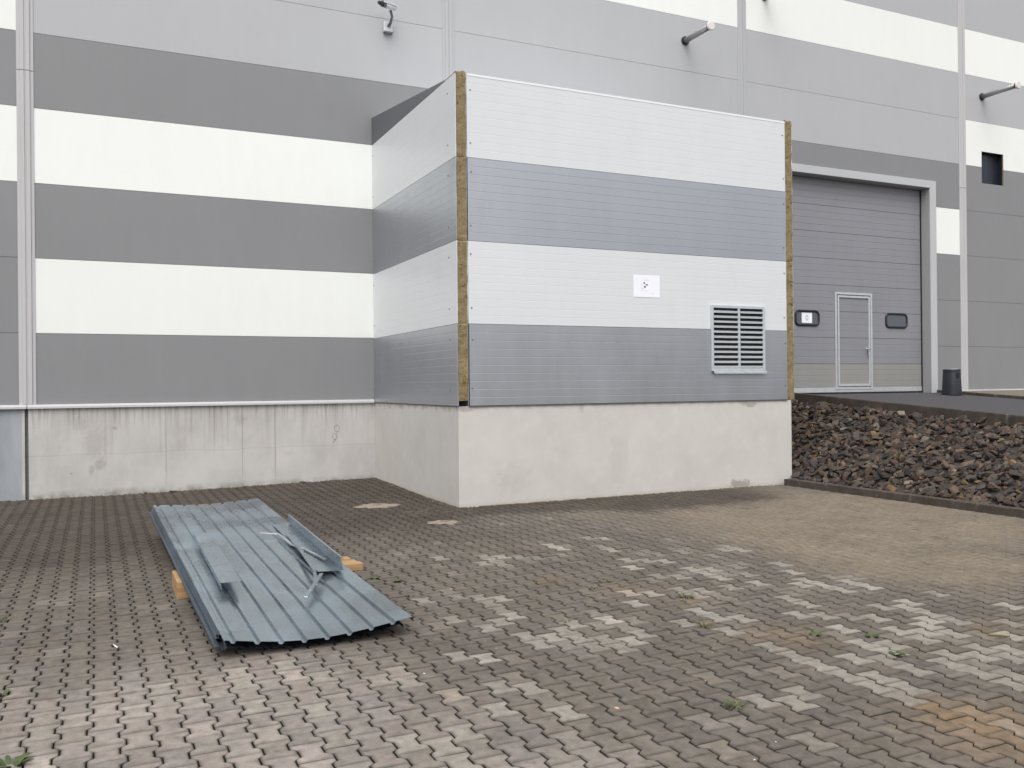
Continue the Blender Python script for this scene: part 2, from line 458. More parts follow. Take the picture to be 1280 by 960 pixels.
ORANGE = [(3.92,-12.24,.22,.22,.9),(3.73,-12.6,.3,.25,.8),(4.05,-12.5,.3,.2,.7),(4.14,-10.93,.2,.16,.8),(4.11,-9.77,.22,.12,.5),(3.89,-9.2,.25,.2,.5),(3.54,-8.61,.2,.2,.5),(5.51,-11.32,.2,.15,.6),(4.08,-10.69,.3,.15,.5),(1.75,-10.9,.1,.1,.6)]

def make_paving():
    HL = .103-.0030
    Gs = .0088
    we, ww = .0858-Gs/2, .0562-Gs/2
    half = [(we, -HL), (we, -.063), (we-.003, -.059), (ww+.002, -.043), (ww, -.039), (ww, .039), (ww+.002, .043), (we-.003, .059), (we, .063), (we, HL)]
    out = np.array(half + [(-a, b) for a, b in half[::-1]])
    n = len(out)
    sc = (np.abs(out[:, 0:1])-.0055)/np.abs(out[:, 0:1])
    inn = np.stack([out[:, 0]*sc[:, 0], out[:, 1]*(HL-.0042)/HL], -1)
    px, py = .142, .206
    xs = np.arange(-8.2, 10.22, px)
    V, Cc, Fc = [], [], []
    cen = []
    for i, x in enumerate(xs):
        y0 = (i % 2)*.103
        ys = np.arange(-15.6+y0, -.02, py)
        for y in ys:
            if x > AX0-.06 and x < AX1-.02 and y > AY+.04: continue
            if x > 10.15: continue
            cen.append((x, y))
    cen = np.array(cen); N_ = len(cen)
    col, fill, tan, left = paver_zone(cen[:, 0], cen[:, 1])
    r = rng.random(N_)
    col *= (1+.13*(rng.random(N_)-.5)*(1-.75*tan))[:, None]
    col[:, 0] *= 1+.04*(rng.random(N_)-.5); col[:, 2] *= 1+.06*(rng.random(N_)-.5)
    pick = rng.random(N_)
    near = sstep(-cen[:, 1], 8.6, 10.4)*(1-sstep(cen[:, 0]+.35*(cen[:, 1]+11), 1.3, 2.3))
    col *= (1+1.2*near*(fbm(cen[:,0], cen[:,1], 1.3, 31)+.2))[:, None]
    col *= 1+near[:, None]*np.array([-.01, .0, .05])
    for cx, cy, rx, ry, p in LIGHT:
        d = ((cen[:, 0]-cx)/rx)**2+((cen[:, 1]-cy)/ry)**2
        k = (np.exp(-d*.55)*p*.85 > pick) & (tan < .5)
        amt = .25+.75*rng.random(N_)
        tgt = np.array([.270, .247, .212])
        col[k] = col[k]*(1-amt[k, None]*.8)+tgt*amt[k, None]*.8
    k = (rng.random(N_) < .05) & (tan < .3) & (left < .4)
    col[k] *= 1.3
    for cx, cy, rx, ry, p in ORANGE:
        d = ((cen[:, 0]-cx)/rx)**2+((cen[:, 1]-cy)/ry)**2
        a = np.exp(-d)*p*(.4+.6*rng.random(N_))
        col = col*(1-a[:, None]*.62)+np.array([.26, .165, .08])*a[:, None]*.62
    # geometry
    tilt = rng.normal(0, .006, (N_, 2)); dz = rng.normal(0, .0012, N_)
    zb = gz(cen[:, 0], cen[:, 1])
    rot = rng.normal(0, .006, N_)
    c_, s_ = np.cos(rot), np.sin(rot)
    def ring(pts, z):
        X = pts[None, :, 0]*c_[:, None]-pts[None, :, 1]*s_[:, None]
        Y = pts[None, :, 0]*s_[:, None]+pts[None, :, 1]*c_[:, None]
        Z = z+dz[:, None]+X*tilt[:, 0:1]+Y*tilt[:, 1:2]+zb[:, None]
        return np.stack([X+cen[:, 0:1], Y+cen[:, 1:2], Z], -1)
    A = ring(out, -.026); B = ring(out, -.0045); D = ring(inn, 0.0)
    sc2 = (np.abs(out[:, 0:1])-.021)/np.abs(out[:, 0:1])
    in2 = np.stack([out[:, 0]*sc2[:, 0], out[:, 1]*(HL-.020)/HL], -1)
    E_ = ring(in2, .0006)
    V = np.concatenate([A, B, D, E_], 1).reshape(-1, 3)
    fl = []
    for i in range(n):
        j = (i+1) % n
        fl.append((i, j, n+j, n+i)); fl.append((n+i, n+j, 2*n+j, 2*n+i)); fl.append((2*n+i, 2*n+j, 3*n+j, 3*n+i))
    quads = np.array(fl)
    base = (np.arange(N_)*4*n)[:, None, None]
    Q = (quads[None]+base).reshape(-1, 4)
    T = (np.arange(3*n, 4*n)[None]+base[:, :, 0])
    me = bpy.data.meshes.new('paving')
    me.vertices.add(len(V)); me.vertices.foreach_set('co', V.ravel())
    loops = np.concatenate([Q.ravel(), T.ravel()])
    me.loops.add(len(loops)); me.loops.foreach_set('vertex_index', loops.astype(np.int32))
    tot = np.concatenate([np.full(len(Q), 4), np.full(len(T), n)])
    st = np.concatenate([[0], np.cumsum(tot)[:-1]])
    me.polygons.add(len(tot)); me.polygons.foreach_set('loop_start', st.astype(np.int32))
    me.polygons.foreach_set('loop_total', tot.astype(np.int32))
    fc = np.repeat(np.repeat(col[:, None, :], 3*n, 1)[:, :, None, :], 4, 2)     # stone, face, corner, rgb
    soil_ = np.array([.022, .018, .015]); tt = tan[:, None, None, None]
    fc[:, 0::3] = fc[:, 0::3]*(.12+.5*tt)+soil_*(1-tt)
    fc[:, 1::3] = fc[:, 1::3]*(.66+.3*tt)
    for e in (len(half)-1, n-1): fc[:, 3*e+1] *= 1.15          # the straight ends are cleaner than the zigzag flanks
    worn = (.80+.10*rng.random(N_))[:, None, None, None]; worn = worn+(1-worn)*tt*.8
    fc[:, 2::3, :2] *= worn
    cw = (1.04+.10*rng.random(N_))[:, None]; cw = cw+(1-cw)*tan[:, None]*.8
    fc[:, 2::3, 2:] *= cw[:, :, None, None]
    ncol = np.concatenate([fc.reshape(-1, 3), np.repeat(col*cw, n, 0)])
    me.update(calc_edges=True)
    a = me.color_attributes.new('Col', 'FLOAT_COLOR', 'CORNER')
    buf = np.ones((len(loops), 4), dtype=np.float32); buf[:, :3] = ncol
    a.data.foreach_set('color', buf.ravel())
    me.materials.append(M['paver']); me.polygons.foreach_set('use_smooth', np.zeros(len(tot), dtype=bool)); me.validate()
    o = link(bpy.data.objects.new('paving', me)); tag(o, kind='structure')
    # bedding sand and soil in the joints, higher where silt has filled them
    gx = np.arange(-8.4, 10.31, .06); gy = np.arange(-15.8, .01, .06)
    X, Y = np.meshgrid(gx, gy, indexing='ij')
    c2, fill2, tan2, left2 = paver_zone(X, Y)
    Z = -.017+.015*fill2*(.55+.45*sstep(fbm(X, Y, 3.1, 3), .3, .6))+gz(X, Y)
    Z = np.where(tan2 > .5, np.maximum(Z, -.0048+.0030*fbm(X, Y, 4, 9)+gz(X, Y)), Z)
    soil = np.array([.030, .025, .020])
    mossy = (sstep(fbm(X, Y, 1.4, 41), .60, .72)*(1-tan2))[..., None]
    cc = soil*(1-fill2[..., None])+c2*.78*fill2[..., None]
    cc = cc*(1-.5*mossy)+np.array([.05, .06, .02])*.5*mossy
    sandy = (sstep(fbm(X, Y, 1.1, 63), .46, .62)*np.exp(-((X-3.9)/1.7)**2-((Y+4.6)/1.9)**2)*sstep(fbm(X, Y, 9, 71), .42, .6))[..., None]
    cc = cc*(1-sandy)+np.array([.24, .20, .155])*sandy
    Z = Z+.010*sandy[..., 0]*(Z < -.006)
    nx, ny = X.shape
    idx = np.arange(nx*ny).reshape(nx, ny)
    F = np.stack([idx[:-1, :-1], idx[1:, :-1], idx[1:, 1:], idx[:-1, 1:]], -1).reshape(-1, 4)
    me = bpy.data.meshes.new('paving_bed')
    me.from_pydata(np.stack([X, Y, Z], -1).reshape(-1, 3).tolist(), [], F.tolist())
    a = me.color_attributes.new('Col', 'FLOAT_COLOR', 'POINT')
    buf = np.ones((nx*ny, 4), dtype=np.float32); buf[:, :3] = cc.reshape(-1, 3)
    a.data.foreach_set('color', buf.ravel()); me.materials.append(M['bed'])
    o = link(bpy.data.objects.new('joint_sand', me)); tag(o, kind='structure')
make_paving()

g = MB(); g.add([(-400,-400,-.05),(400,-400,-.05),(400,400,-.05),(-400,400,-.05)], [(0,1,2,3)])
tag(g.build('ground', M['ground'], origin=(0,0,-.05)), kind='structure')

# ------------------------------------------------------------------ RAMP, KERBS, EMBANKMENT
def zk(y): return max(.12, min(1.50, 1.60+.068*y))      # top of the upper kerb
def za(y): return max(.0, 1.395+.065*min(y, 0))          # asphalt
ys = [-24 + .5*i for i in range(49)] + [.25]
def strip(name, x0, x1, zf0, mat, kind='structure', thick=None, zf1=None):
    m = MB(); v = []; f = []
    zf1 = zf1 or zf0
    for y in ys:
        v += [(x0, y, zf0(y)), (x1, y, zf1(y))]
    for i in range(len(ys)-1): f.append((2*i, 2*i+1, 2*i+3, 2*i+2))
    m.add(v, f)
    if thick:
        n = len(v); lo = [(a, b, c-thick) for a, b, c in v]
        ff = [tuple(i+n for i in q[::-1]) for q in f]
        for i in range(len(ys)-1):
            ff.append((2*i, 2*i+2, n+2*i+2, n+2*i)); ff.append((2*i+1, n+2*i+1, n+2*i+3, 2*i+3))
        ff.append((0, n, n+1, 1)); k = 2*(len(ys)-1); ff.append((k, k+1, n+k+1, n+k))
        m.f += ff; m.v += lo; m.m += [0]*len(ff); m.c += [None]*len(ff); m.smooth += [False]*len(ff)
    o = m.build(name, mat)
    if kind: o['kind'] = kind
    return o
strip('road', KX_UP+.10, 18.82, za, M['asphalt'])
bevel(strip('kerb', KX_UP, KX_UP+.12, zk, M['kerb'], thick=.5), .012)
bevel(strip('kerb', 18.82, 18.96, lambda y: za(y)+.07, M['kerb'], thick=.4), .012)
strip('gravel_verge', 18.96, 34, lambda y: za(y)+.035, M['gravel'], zf1=lambda y: za(y)+.035)
# lower kerb: straight run of kerb stones at the foot of the stones
m = MB(); m.box(10.20, 10.32, -24, -4.25, -.15, .105); m.box(10.20, 10.55, -4.24, -4.12, -.15, .10)
o = bevel(m.build('kerb', M['kerb']), .012); tag(o, kind='structure')

def slope_z(x, y):
    t = np.clip((x-10.32)/(KX_UP-10.32), 0, 1)
    top = np.array([zk(float(v)) for v in np.atleast_1d(y).ravel()]).reshape(np.shape(y))-.15
    return .03+(top-.03)*t+.05*np.sin(t*math.pi)
gx = np.linspace(10.3, KX_UP+.02, 16); gy = np.linspace(-24, .0, 120)
X, Y = np.meshgrid(gx, gy, indexing='ij'); Z = slope_z(X, Y)-.05+.03*fbm(X, Y, 3)
idx = np.arange(X.size).reshape(X.shape)
F = np.stack([idx[:-1, :-1], idx[1:, :-1], idx[1:, 1:], idx[:-1, 1:]], -1).reshape(-1, 4)
me = bpy.data.meshes.new('embankment'); me.from_pydata(np.stack([X, Y, Z], -1).reshape(-1, 3).tolist(), [], F.tolist())
me.materials.append(M['embank']); tag(link(bpy.data.objects.new('embankment', me)), kind='structure')

# rocks
CAM = np.array([0.0, -15.363, 1.678])
def rock_shapes(n=26):
    out = []
    for _ in range(n):
        bm = bmesh.new()
        d = Vector((1, random.uniform(.60, .92), random.uniform(.26, .55)))
        for k in range(14):
            p = Vector((random.gauss(0, 1), random.gauss(0, 1), random.gauss(0, 1))).normalized()*random.uniform(.75, 1.05)
            # squarish bodies with broken faces
            p = Vector([math.copysign(abs(c)**.75, c) for c in p])
            bm.verts.new((p.x*d.x, p.y*d.y, p.z*d.z))
        r = bmesh.ops.convex_hull(bm, input=bm.verts)
        bmesh.ops.delete(bm, geom=[v for v in bm.verts if not v.link_faces], context='VERTS')
        bm.verts.index_update()
        out.append((np.array([v.co[:] for v in bm.verts]), [tuple(v.index for v in f.verts) for f in bm.faces]))
        bm.free()
    return out
SH = rock_shapes()
PAL = [(.066, .056, .050), (.088, .072, .062), (.050, .047, .048), (.10, .075, .060), (.082, .058, .048), (.115, .088, .064), (.045, .040, .038), (.088, .078, .070)]
PALR = [(.19, .130, .075), (.19, .17, .145), (.13, .080, .062), (.15, .135, .115), (.16, .125, .09)]
rocks = []
def place_rocks(n, smin, smax, lift):
    for _ in range(n):
        x = random.uniform(10.36, KX_UP-.03); y = -14.2+random.random()*14.0
        s = smin+(smax-smin)*random.random()**1.8
        if x < 10.6+s and y > -4.05: continue
        x = min(max(x, 10.35+s*.9), KX_UP-.01-s*.6)
        z = float(slope_z(np.array([x]), np.array([y]))[0])+lift*s+random.uniform(-.2, .25)*s
        z = min(z, zk(y)-.06-s*.35)
        vs, fs = random.choice(SH)
        tl = np.array(Euler((0, -.5, 0)).to_matrix()); q = tl @ np.array(Euler((random.gauss(0, .42), random.gauss(0, .42), random.uniform(0, 6.28))).to_matrix())
        P = (vs*s) @ q.T+np.array([x, y, z])
        c = random.choice(PALR) if random.random() < .11 else random.choice(PAL)
        k = random.uniform(.55, 1.08); c = (c[0]*k*1.04, c[1]*k*.98, c[2]*k*.93)
        rocks.append((P, fs, c, s, (x, y, z)))
place_rocks(1500, .04, .085, -.3)
place_rocks(4300, .040, .102, .25)
# the visible 300 largest become things of their own
def vis(rk):
    x, y, z = rk[4]
    d = np.array([x, y, z])-CAM
    fw = d @ np.array([.42595, .90475, .0013]); rt = d @ np.array([.9047, -.4259, -.0096])
    if fw < 1 or abs(rt/fw) > .575: return -1
    if rt/fw < .325: return -1
    return rk[3]/fw
order = sorted(range(len(rocks)), key=lambda i: -vis(rocks[i]))
big = set(order[:300])
rm = MB()
for i, (P, fs, c, s, ctr) in enumerate(rocks):
    if i in big:
        b_ = MB(); b_.add(P, fs, 0, c); o = b_.build('rock', M['rock'], origin=ctr, fixn=False)
        tag(o, 'dark angular quarry stone lying among the heaped stones between the two kerbs', 'rock', 'quarry stones heaped on the slope between the kerbs')
    else:
        rm.add(P, fs, 0, c)
o = rm.build('rubble', M['rock'], fixn=False); tag(o, 'heap of small dark broken stones covering the slope below the ramp', 'rubble', kind='stuff')

# ------------------------------------------------------------------ HALL
hall = empty('warehouse', (9, 0, 0), 'large industrial hall clad in white, light grey and dark grey horizontal bands', 'building')
COLX = [-7.86, -.93, 5.99, 12.87, 19.86, 26.8]
CW = .115
def rects_minus(x0, x1, z0, z1, holes):
    rs = [(x0, x1, z0, z1)]
    for hx0, hx1, hz0, hz1 in holes:
        nr = []
        for a, b, c, d in rs:
            if hx1 <= a or hx0 >= b or hz1 <= c or hz0 >= d: nr.append((a, b, c, d)); continue
            if hx0 > a: nr.append((a, hx0, c, d))
            if hx1 < b: nr.append((hx1, b, c, d))
            A, B_ = max(a, hx0), min(b, hx1)
            if hz0 > c: nr.append((A, B_, c, hz0))
            if hz1 < d: nr.append((A, B_, hz1, d))
        rs = nr
    return rs
GATE = (13.80, 18.87, 0, 6.62); HOLE = (20.58, 21.415, 6.735, 7.55)
ANX = (4.52, 10.50, 0, 5.9)
W, LG, DG = 'white', 'light', 'dark'
#           base  L0   L1   L2   L3   L4  L5  L6  L7 L8
PAT = {0: [DG, W, DG, W, DG, LG, LG, LG, W, W],
       1: [DG, DG, W, DG, W, W, LG, LG, W, W],     # placeholder order fixed below
       2: [DG, W, DG, W, DG, LG, LG, LG, LG, W],
       3: [DG, DG, DG, DG, DG, LG, LG, W, W, LG],
       4: [DG, DG, DG, W, DG, LG, LG, W, LG, LG],
       5: [DG, DG, DG, DG, DG, W, LG, W, LG, LG],
       6: [DG, DG, W, DG, W, LG, LG, W, LG, LG]}
PAT[1] = [DG, DG, DG, W, DG, W, W, LG, LG, LG]
# left of the first cover strip: dark up to L2, white, dark, white
edges = [-14.8]+COLX+[33.8]
ztop = L0+9*BND
for bay in range(7):
    x0 = edges[bay]+CW*.9; x1 = edges[bay+1]-CW*.9
    for k, kind in enumerate(PAT[bay]):
        z0 = ZF if k == 0 else L0+(k-1)*BND
        z1 = L0+k*BND
        mb = MB()
        for a, b, c, d in rects_minus(x0, x1, z0+.003, z1-.003, [GATE, HOLE] if bay in (4, 5) else []):
            mb.box(a, b, 0, .12, c, d)
        if bay == 4 and k <= 3:
            for q in rects_minus(x0, x1, z0+.003, z1-.003, [GATE]):
                mb = MB(); mb.box(q[0], q[1], 0, .12, q[2], q[3]); mb.build('cladding_panel', M[kind], hall)
        elif mb.v: mb.build('cladding_panel', M[kind], hall)
# backing wall behind the panels (dark joints show between them)
mb = MB()
for a, b, c, d in rects_minus(-14.8, 33.8, ZF, ztop-.01, [GATE, HOLE]): mb.box(a, b, .035, .2, c, d)
mb.build('panel_backing', M['joint'], hall)
# vertical cover strips
for i, x in enumerate(COLX):
    zlow = ZF+.0
    for (c, d) in ((zlow, 6.545), (6.555, ztop)):
        mb = MB()
        w = CW if i != 4 else .125
        prof = [(x-w, .0), (x-w, -.012), (x-w*.62, -.012), (x-w*.55, -.034), (x-w*.12, -.034), (x-w*.08, -.020), (x+w*.08, -.020), (x+w*.12, -.034), (x+w*.55, -.034), (x+w*.62, -.012), (x+w, -.012), (x+w, .0)]
        mb.prism(prof, 'z', c, d)
        mb.build('cover_strip', M['trim'] if i in (0, 1, 4, 5) else M['light'], hall)
# base flashing, broken at the gate and where the annex meets the wall
for a, b in ((-14.8, -.945), (-.935, 4.50), (10.55, 13.79), (18.88, 33.8)):
    mb = MB(); mb.prism([(.0, 1.452), (-.035, 1.447), (-.048, 1.418), (-.048, 1.388), (-.040, 1.388), (.0, 1.402)], 'x', a, b)
    mb.build('base_flashing', M['trim_light'], hall)
# plinth
for a, b, yy in ((-14.8, -.975, .012), (-.925, 4.54, .0), (4.56, 13.79, .0), (18.88, 33.8, .0)):
    mb = MB(); mb.box(a, b, yy, .3, -.2, 1.405); mb.build('plinth', M['concrete'], hall)
mb = MB(); mb.box(-.975, -.925, .05, .3, -.2, 1.405); mb.build('plinth_joint', M['joint'], hall)
# body and roof
mb = MB(); mb.box(-14.7, 33.7, 14, 14.3, 0, ztop-.2); mb.box(-14.7, -14.4, .2, 14, 0, ztop-.2); mb.box(33.4, 33.7, .2, 14, 0, ztop-.2)
mb.build('rear_wall', M['light'], hall)
mb = MB(); mb.box(-14.9, 33.9, -.06, 14.4, ztop, ztop+.12); mb.build('roof', M['trim'], hall)
# wall opening (duct)
mb = MB(); x0, x1, z0, z1 = HOLE
mb.box(x0, x1, .17, .22, z0, z1); mb.box(x0-.01, x0, .05, .2, z0, z1); mb.box(x1-.006, x1+.02, .036, .2, z0, z1); mb.box(x0, x1, .04, .2, z1-.004, z1+.01); mb.box(x0, x1, .04, .2, z0-.01, z0+.004)
wo = mb.build('wall_opening', M['duct'], hall)
mb = MB(); mb.box(x1-.004, x1+.03, .006, .035, z0, z1); mb.build('wool_edge', M['wool'], wo)
mb = MB(); mb.box(x0+.05, x0+.40, .13, .165, z0+.05, z1-.02); mb.build('duct_damper', M['duct'], wo)

# spray mark on the plinth
mb = MB()
pts = []
for t in np.linspace(0, 2*math.pi, 17): pts.append((3.83+.045*math.cos(t), -.002, .95+.06*math.sin(t)))
mb.ribbon(pts, .011, .001, normal=(0, -1, 0))
pts = [(3.79+.04*math.cos(t), -.002, .81+.055*math.sin(t)) for t in np.linspace(0, 2*math.pi, 17)]
mb.ribbon(pts, .011, .001, normal=(0, -1, 0))
mb.ribbon([(3.80, -.002, .76), (3.76, -.002, .70)], .02, .001, normal=(0, -1, 0))
mb.build('spray_mark', M['rust_mark'], hall)

# gate ---------------------------------------------------------------
GX0, GX1, GZ0, GZ1, GY = 14.0, 18.65, 1.385, 6.46, .25
gate_frame = MB()
gate_frame.box(GATE[0], GX0, -.03, .0, 1.38, 6.62); gate_frame.box(GX1, GATE[1], -.03, .0, 1.38, 6.62); gate_frame.box(GX0, GX1, -.03, .0, 6.44, 6.62)
gf = bevel(gate_frame.build('gate_frame', painted('gate_frame_grey', (.47, .48, .49), .45, 0, .02, rib=False), hall), .006)
rv = MB(); rv.box(GX1, GATE[1]-.01, .001, .3, 1.38, 6.44); rv.box(GATE[0]+.01, GX0, .001, .3, 1.38, 6.44); rv.box(GATE[0]+.01, GATE[1]-.01, .001, .3, 6.441, 6.60)
rv.build('gate_reveal', painted('gate_reveal_grey', (.36, .36, .37), .5, 0, .02, rib=False), gf)
# leaf sections with grooves
gate = MB(); gate.box(GX0+.01, GX1-.02, GY+.05, GY+.09, GZ0+.02, 6.6)
gate = gate.build('sectional_gate', M['gate'], hall)
zs = [1.555, 2.107] + [2.107+.6175*i for i in range(1, 9)]
def ribbed(mb, x0, x1, z0, z1, y, nr, depth=.006, w=.014, thick=.04, hole=None):
    """horizontal V grooves between nr flat strips; face looks to -Y"""
    step = (z1-z0)/nr
    prof = [(y+thick, z0), (y, z0+.0)]
    for i in range(nr):
        a = z0+i*step; b = a+step
        if i > 0: prof.append((y, a+w/2))
        if i < nr-1: prof += [(y, b-w/2), (y+depth, b)]
    prof += [(y, z1), (y+thick, z1)]
    mb.prism(prof, 'x', x0, x1)
for i in range(len(zs)-1):
    z0, z1 = zs[i]+.004, min(zs[i+1], 6.6)-.004
    if z0 > 6.5: break
    mb = MB()
    cuts = [(GX0+.02, GX1-.03)]
    ribbed(mb, GX0+.02, GX1-.03, z0, z1, GY, 4, .004)
    mb.build('gate_section', M['gate_low' if i == 0 else 'gate'], gate)
mb = MB(); mb.box(GX0+.02, GX1-.03, GY-.012, GY+.04, 1.435, 1.552); bevel(mb.build('bottom_rail', M['alu'], gate), .004)
mb = MB(); mb.box(GX0+.02, GX1-.02, GY-.004, GY+.04, 1.392, 1.433); mb.build('rubber_seal', M['rubber'], gate)
mb = MB(); mb.box(GX1-.029, GX1-.001, GY-.02, GY+.04, 1.39, 6.43); mb.build('track', M['rubber'], gate)
# wicket door
wx0, wx1, wz0, wz1 = 15.76, 16.95, 1.50, 3.80
mb = MB()
def frame(mb, x0, x1, z0, z1, t, y0, y1):
    mb.box(x0, x0+t, y0, y1, z0, z1); mb.box(x1-t, x1, y0, y1, z0, z1)
    mb.box(x0+t, x1-t, y0, y1, z1-t, z1); mb.box(x0+t, x1-t, y0, y1, z0, z0+t)
frame(mb, wx0, wx1, wz0, wz1, .055, GY-.022, GY+.004)
frame(mb, wx0+.075, wx1-.075, wz0+.075, wz1-.075, .05, GY-.026, GY+.004)
bevel(mb.build('wicket_door_frame', M['alu'], gate), .004)
mb = MB(); mb.box(wx0+.056, wx0+.074, GY-.006, GY+.0, wz0, wz1-.05); mb.box(wx1-.074, wx1-.056, GY-.006, GY, wz0, wz1-.05); mb.box(wx0+.056, wx1-.056, GY-.006, GY, wz1-.074, wz1-.056)
mb.build('door_gap', M['rubber'], gate)
mb = MB(); mb.box(16.80, 16.85, GY-.04, GY-.026, 2.28, 2.52); mb.tube([(16.825, GY-.03, 2.47), (16.825, GY-.085, 2.47), (16.66, GY-.085, 2.475)], .012, 8); mb.tube([(16.825, GY-.025, 2.33), (16.825, GY-.05, 2.33)], .018, 8)
mb.build('door_handle', M['alu'], gate)
def rrect(cx, cz, hx, hz, r, n=6):
    p = []
    for sx, sz, a0 in ((1, 1, 0), (-1, 1, 90), (-1, -1, 180), (1, -1, 270)):
        for k in range(n+1):
            a = R(a0+90*k/n); p.append((cx+sx*(hx-r)+r*math.cos(a), cz+sz*(hz-r)+r*math.sin(a)))
    return p
def gate_window(cx, cz):
    hx, hz = .375, .19
    o_ = rrect(cx, cz, hx, hz, .12); i_ = rrect(cx, cz, hx-.055, hz-.055, .075)
    mb = MB(); n = len(o_)
    v = [(a, GY-.002, b) for a, b in o_]+[(a, GY-.03, b) for a, b in rrect(cx, cz, hx-.008, hz-.008, .115)]+[(a, GY-.03, b) for a, b in rrect(cx, cz, hx-.045, hz-.045, .082)]+[(a, GY-.008, b) for a, b in i_]
    f = []
    for r_ in range(3):
        for i in range(n): f.append((r_*n+i, r_*n+(i+1) % n, (r_+1)*n+(i+1) % n, (r_+1)*n+i))
    mb.add(v, f, 0, None, True); fr = mb.build('gate_window', M['rubber'], gate)
    mb = MB(); mb.add([(a, GY-.010, b) for a, b in rrect(cx, cz, hx-.05, hz-.05, .08)], [tuple(range(n))]); mb.build('pane', M['pane'], fr)
gate_window(14.90, 3.165); gate_window(17.765, 3.165)
# sheet with a nought in the left gate window
ps = MB(); ps.box(14.735, 15.045, GY-.0135, GY-.0115, 3.05, 3.285)
ps = ps.build('paper_sheet', M['paper']); tag(ps, 'white paper sheet reading 0 behind the frame of the left gate window', 'notice')
mb = MB(); mb.ribbon([(14.89+.032*math.cos(t), GY-.0140, 3.168+.055*math.sin(t)) for t in np.linspace(0, 2*math.pi, 25)], .011, .0006, normal=(0, -1, 0))
mb.build('printed_digit', M['ink'], ps)

# ------------------------------------------------------------------ ANNEX
annex = empty('annex', (7.5, -2, 0), 'box-shaped annex with white and silver sandwich panels, exposed wool edges and rendered base', 'building')
def screw(parent, x, y, z, axis='y'):
    mb = MB()
    if axis == 'y': mb.tube([(x, y+.001, z), (x, y-.004, z)], .012, 10); mb.tube([(x, y-.004, z), (x, y-.009, z)], .006, 6)
    else: mb.tube([(x+.001, y, z), (x-.004, y, z)], .012, 10); mb.tube([(x-.004, y, z), (x-.009, y, z)], .006, 6)
    mb.build('screw', M['screw'], parent)
LVX0, LVX1, LVZ0, LVZ1 = 8.80, 9.88, 1.83, 2.917
FX0, FX1 = 4.675, 10.361
zl = [AZ0, AZL, AZL+BND, AZL+2*BND, AZL+3*BND]
for i in range(4):
    z0, z1 = zl[i]+.003, zl[i+1]-.003
    mb = MB()
    x0 = FX0+(.006, 0, .004, .0)[i]; x1 = FX1-(.0, .004, .0, .006)[i]
    ribbed(mb, x0, x1, z0, z1, AY, 10, .0013, .010, .12)
    p = mb.build('front_panel', M['asilver' if i in (0, 2) else 'awhite'], annex)
    for fx in (x0+.045, x1-.045):
        for fz in (z0+.22, z1-.20): screw(p, fx+random.uniform(-.01, .01), AY, fz+random.uniform(-.02, .02))
    # side panels (both sides); the side looks towards -X
    for side in (0, 1):
        s_ = MB(); step = (z1-z0)/10
        xo, xi = (AX0, AX0+.008) if side == 0 else (AX1, AX1-.008)
        sg = 1 if side == 0 else -1
        prof = [(xo+sg*.012, z0)]
        prof = [(xi+sg*.004, z0), (xo, z0)]
        for k in range(10):
            a = z0+k*step; b = a+step
            if k > 0: prof.append((xo, a+.006))
            if k < 9: prof += [(xo, b-.006), (xo+sg*.0012, b)]
        prof += [(xo, z1), (xi+sg*.004, z1)]
        s_.prism(prof, 'y', AY+.012, -.004)
        s_.prism([(xo+sg*.162, z0), (xo+sg*.155, z0), (xo+sg*.155, z1), (xo+sg*.162, z1)], 'y', AY+.012, -.004)
        sp = s_.build('side_panel', M['asilver' if i in (0, 2) else 'awhite'], annex)
        if side == 0:
            for fy in (AY+.30, -.06):
                for fz in (z0+.22, z1-.20): screw(sp, AX0, fy, fz, 'x')
        # mineral wool core showing at the end of the side panel
        w_ = MB(); xa, xb = (xo+sg*.0125, xo+sg*.154); xa, xb = min(xa, xb), max(xa, xb)
        nx, nz = 6, 46
        zlo = z0-.003 + (.07 if (i == 0 and side == 0) else (.0 if i == 0 else 0)); zhi = z1+.003+(.035 if i == 3 else 0)
        v = []; f = []
        for a in range(nx+1):
            for b in range(nz+1):
                fx = a/nx; fz = b/nz; X_ = xa+(xb-xa)*fx; Z_ = zlo+(zhi-zlo)*fz
                n_ = float(fbm(np.array(X_*9), np.array(Z_*5+i*7), 1.5, side*13))
                edge = .006 if (b in (0, nz)) else 0
                Y_ = AY+.004+(n_-.5)*.030+edge
                if b == nz and i == 3: Z_ += .02*float(vnoise(np.array(X_*40), np.array(3.3+side)))-.01
                v.append((X_, Y_, Z_))
        for a in range(nx):
            for b in range(nz): f.append((a*(nz+1)+b, (a+1)*(nz+1)+b, (a+1)*(nz+1)+b+1, a*(nz+1)+b+1))
        w_.add(v, f, 0, None, True)
        top = [a*(nz+1)+nz for a in range(nx+1)]
        w_.box(xa+.001, xb-.001, AY+.03, -.01, zlo, zhi-.01)
        # close the top lip
        n0 = len(w_.v); w_.v += [(xa, AY+.06, zhi-.01), (xb, AY+.06, zhi-.01)]
        w_.f.append(tuple(top)+(n0+1, n0)); w_.m.append(0); w_.c.append(None); w_.smooth.append(False)
        w_.build('wool_core', M['wool'], sp)
# closing strip behind the front panels (dark shadow gap)
mb = MB(); mb.box(AX0+.165, FX0-.0005, AY+.02, AY+.10, AZ0, 5.97); mb.build('edge_gap', M['black_in'], annex)
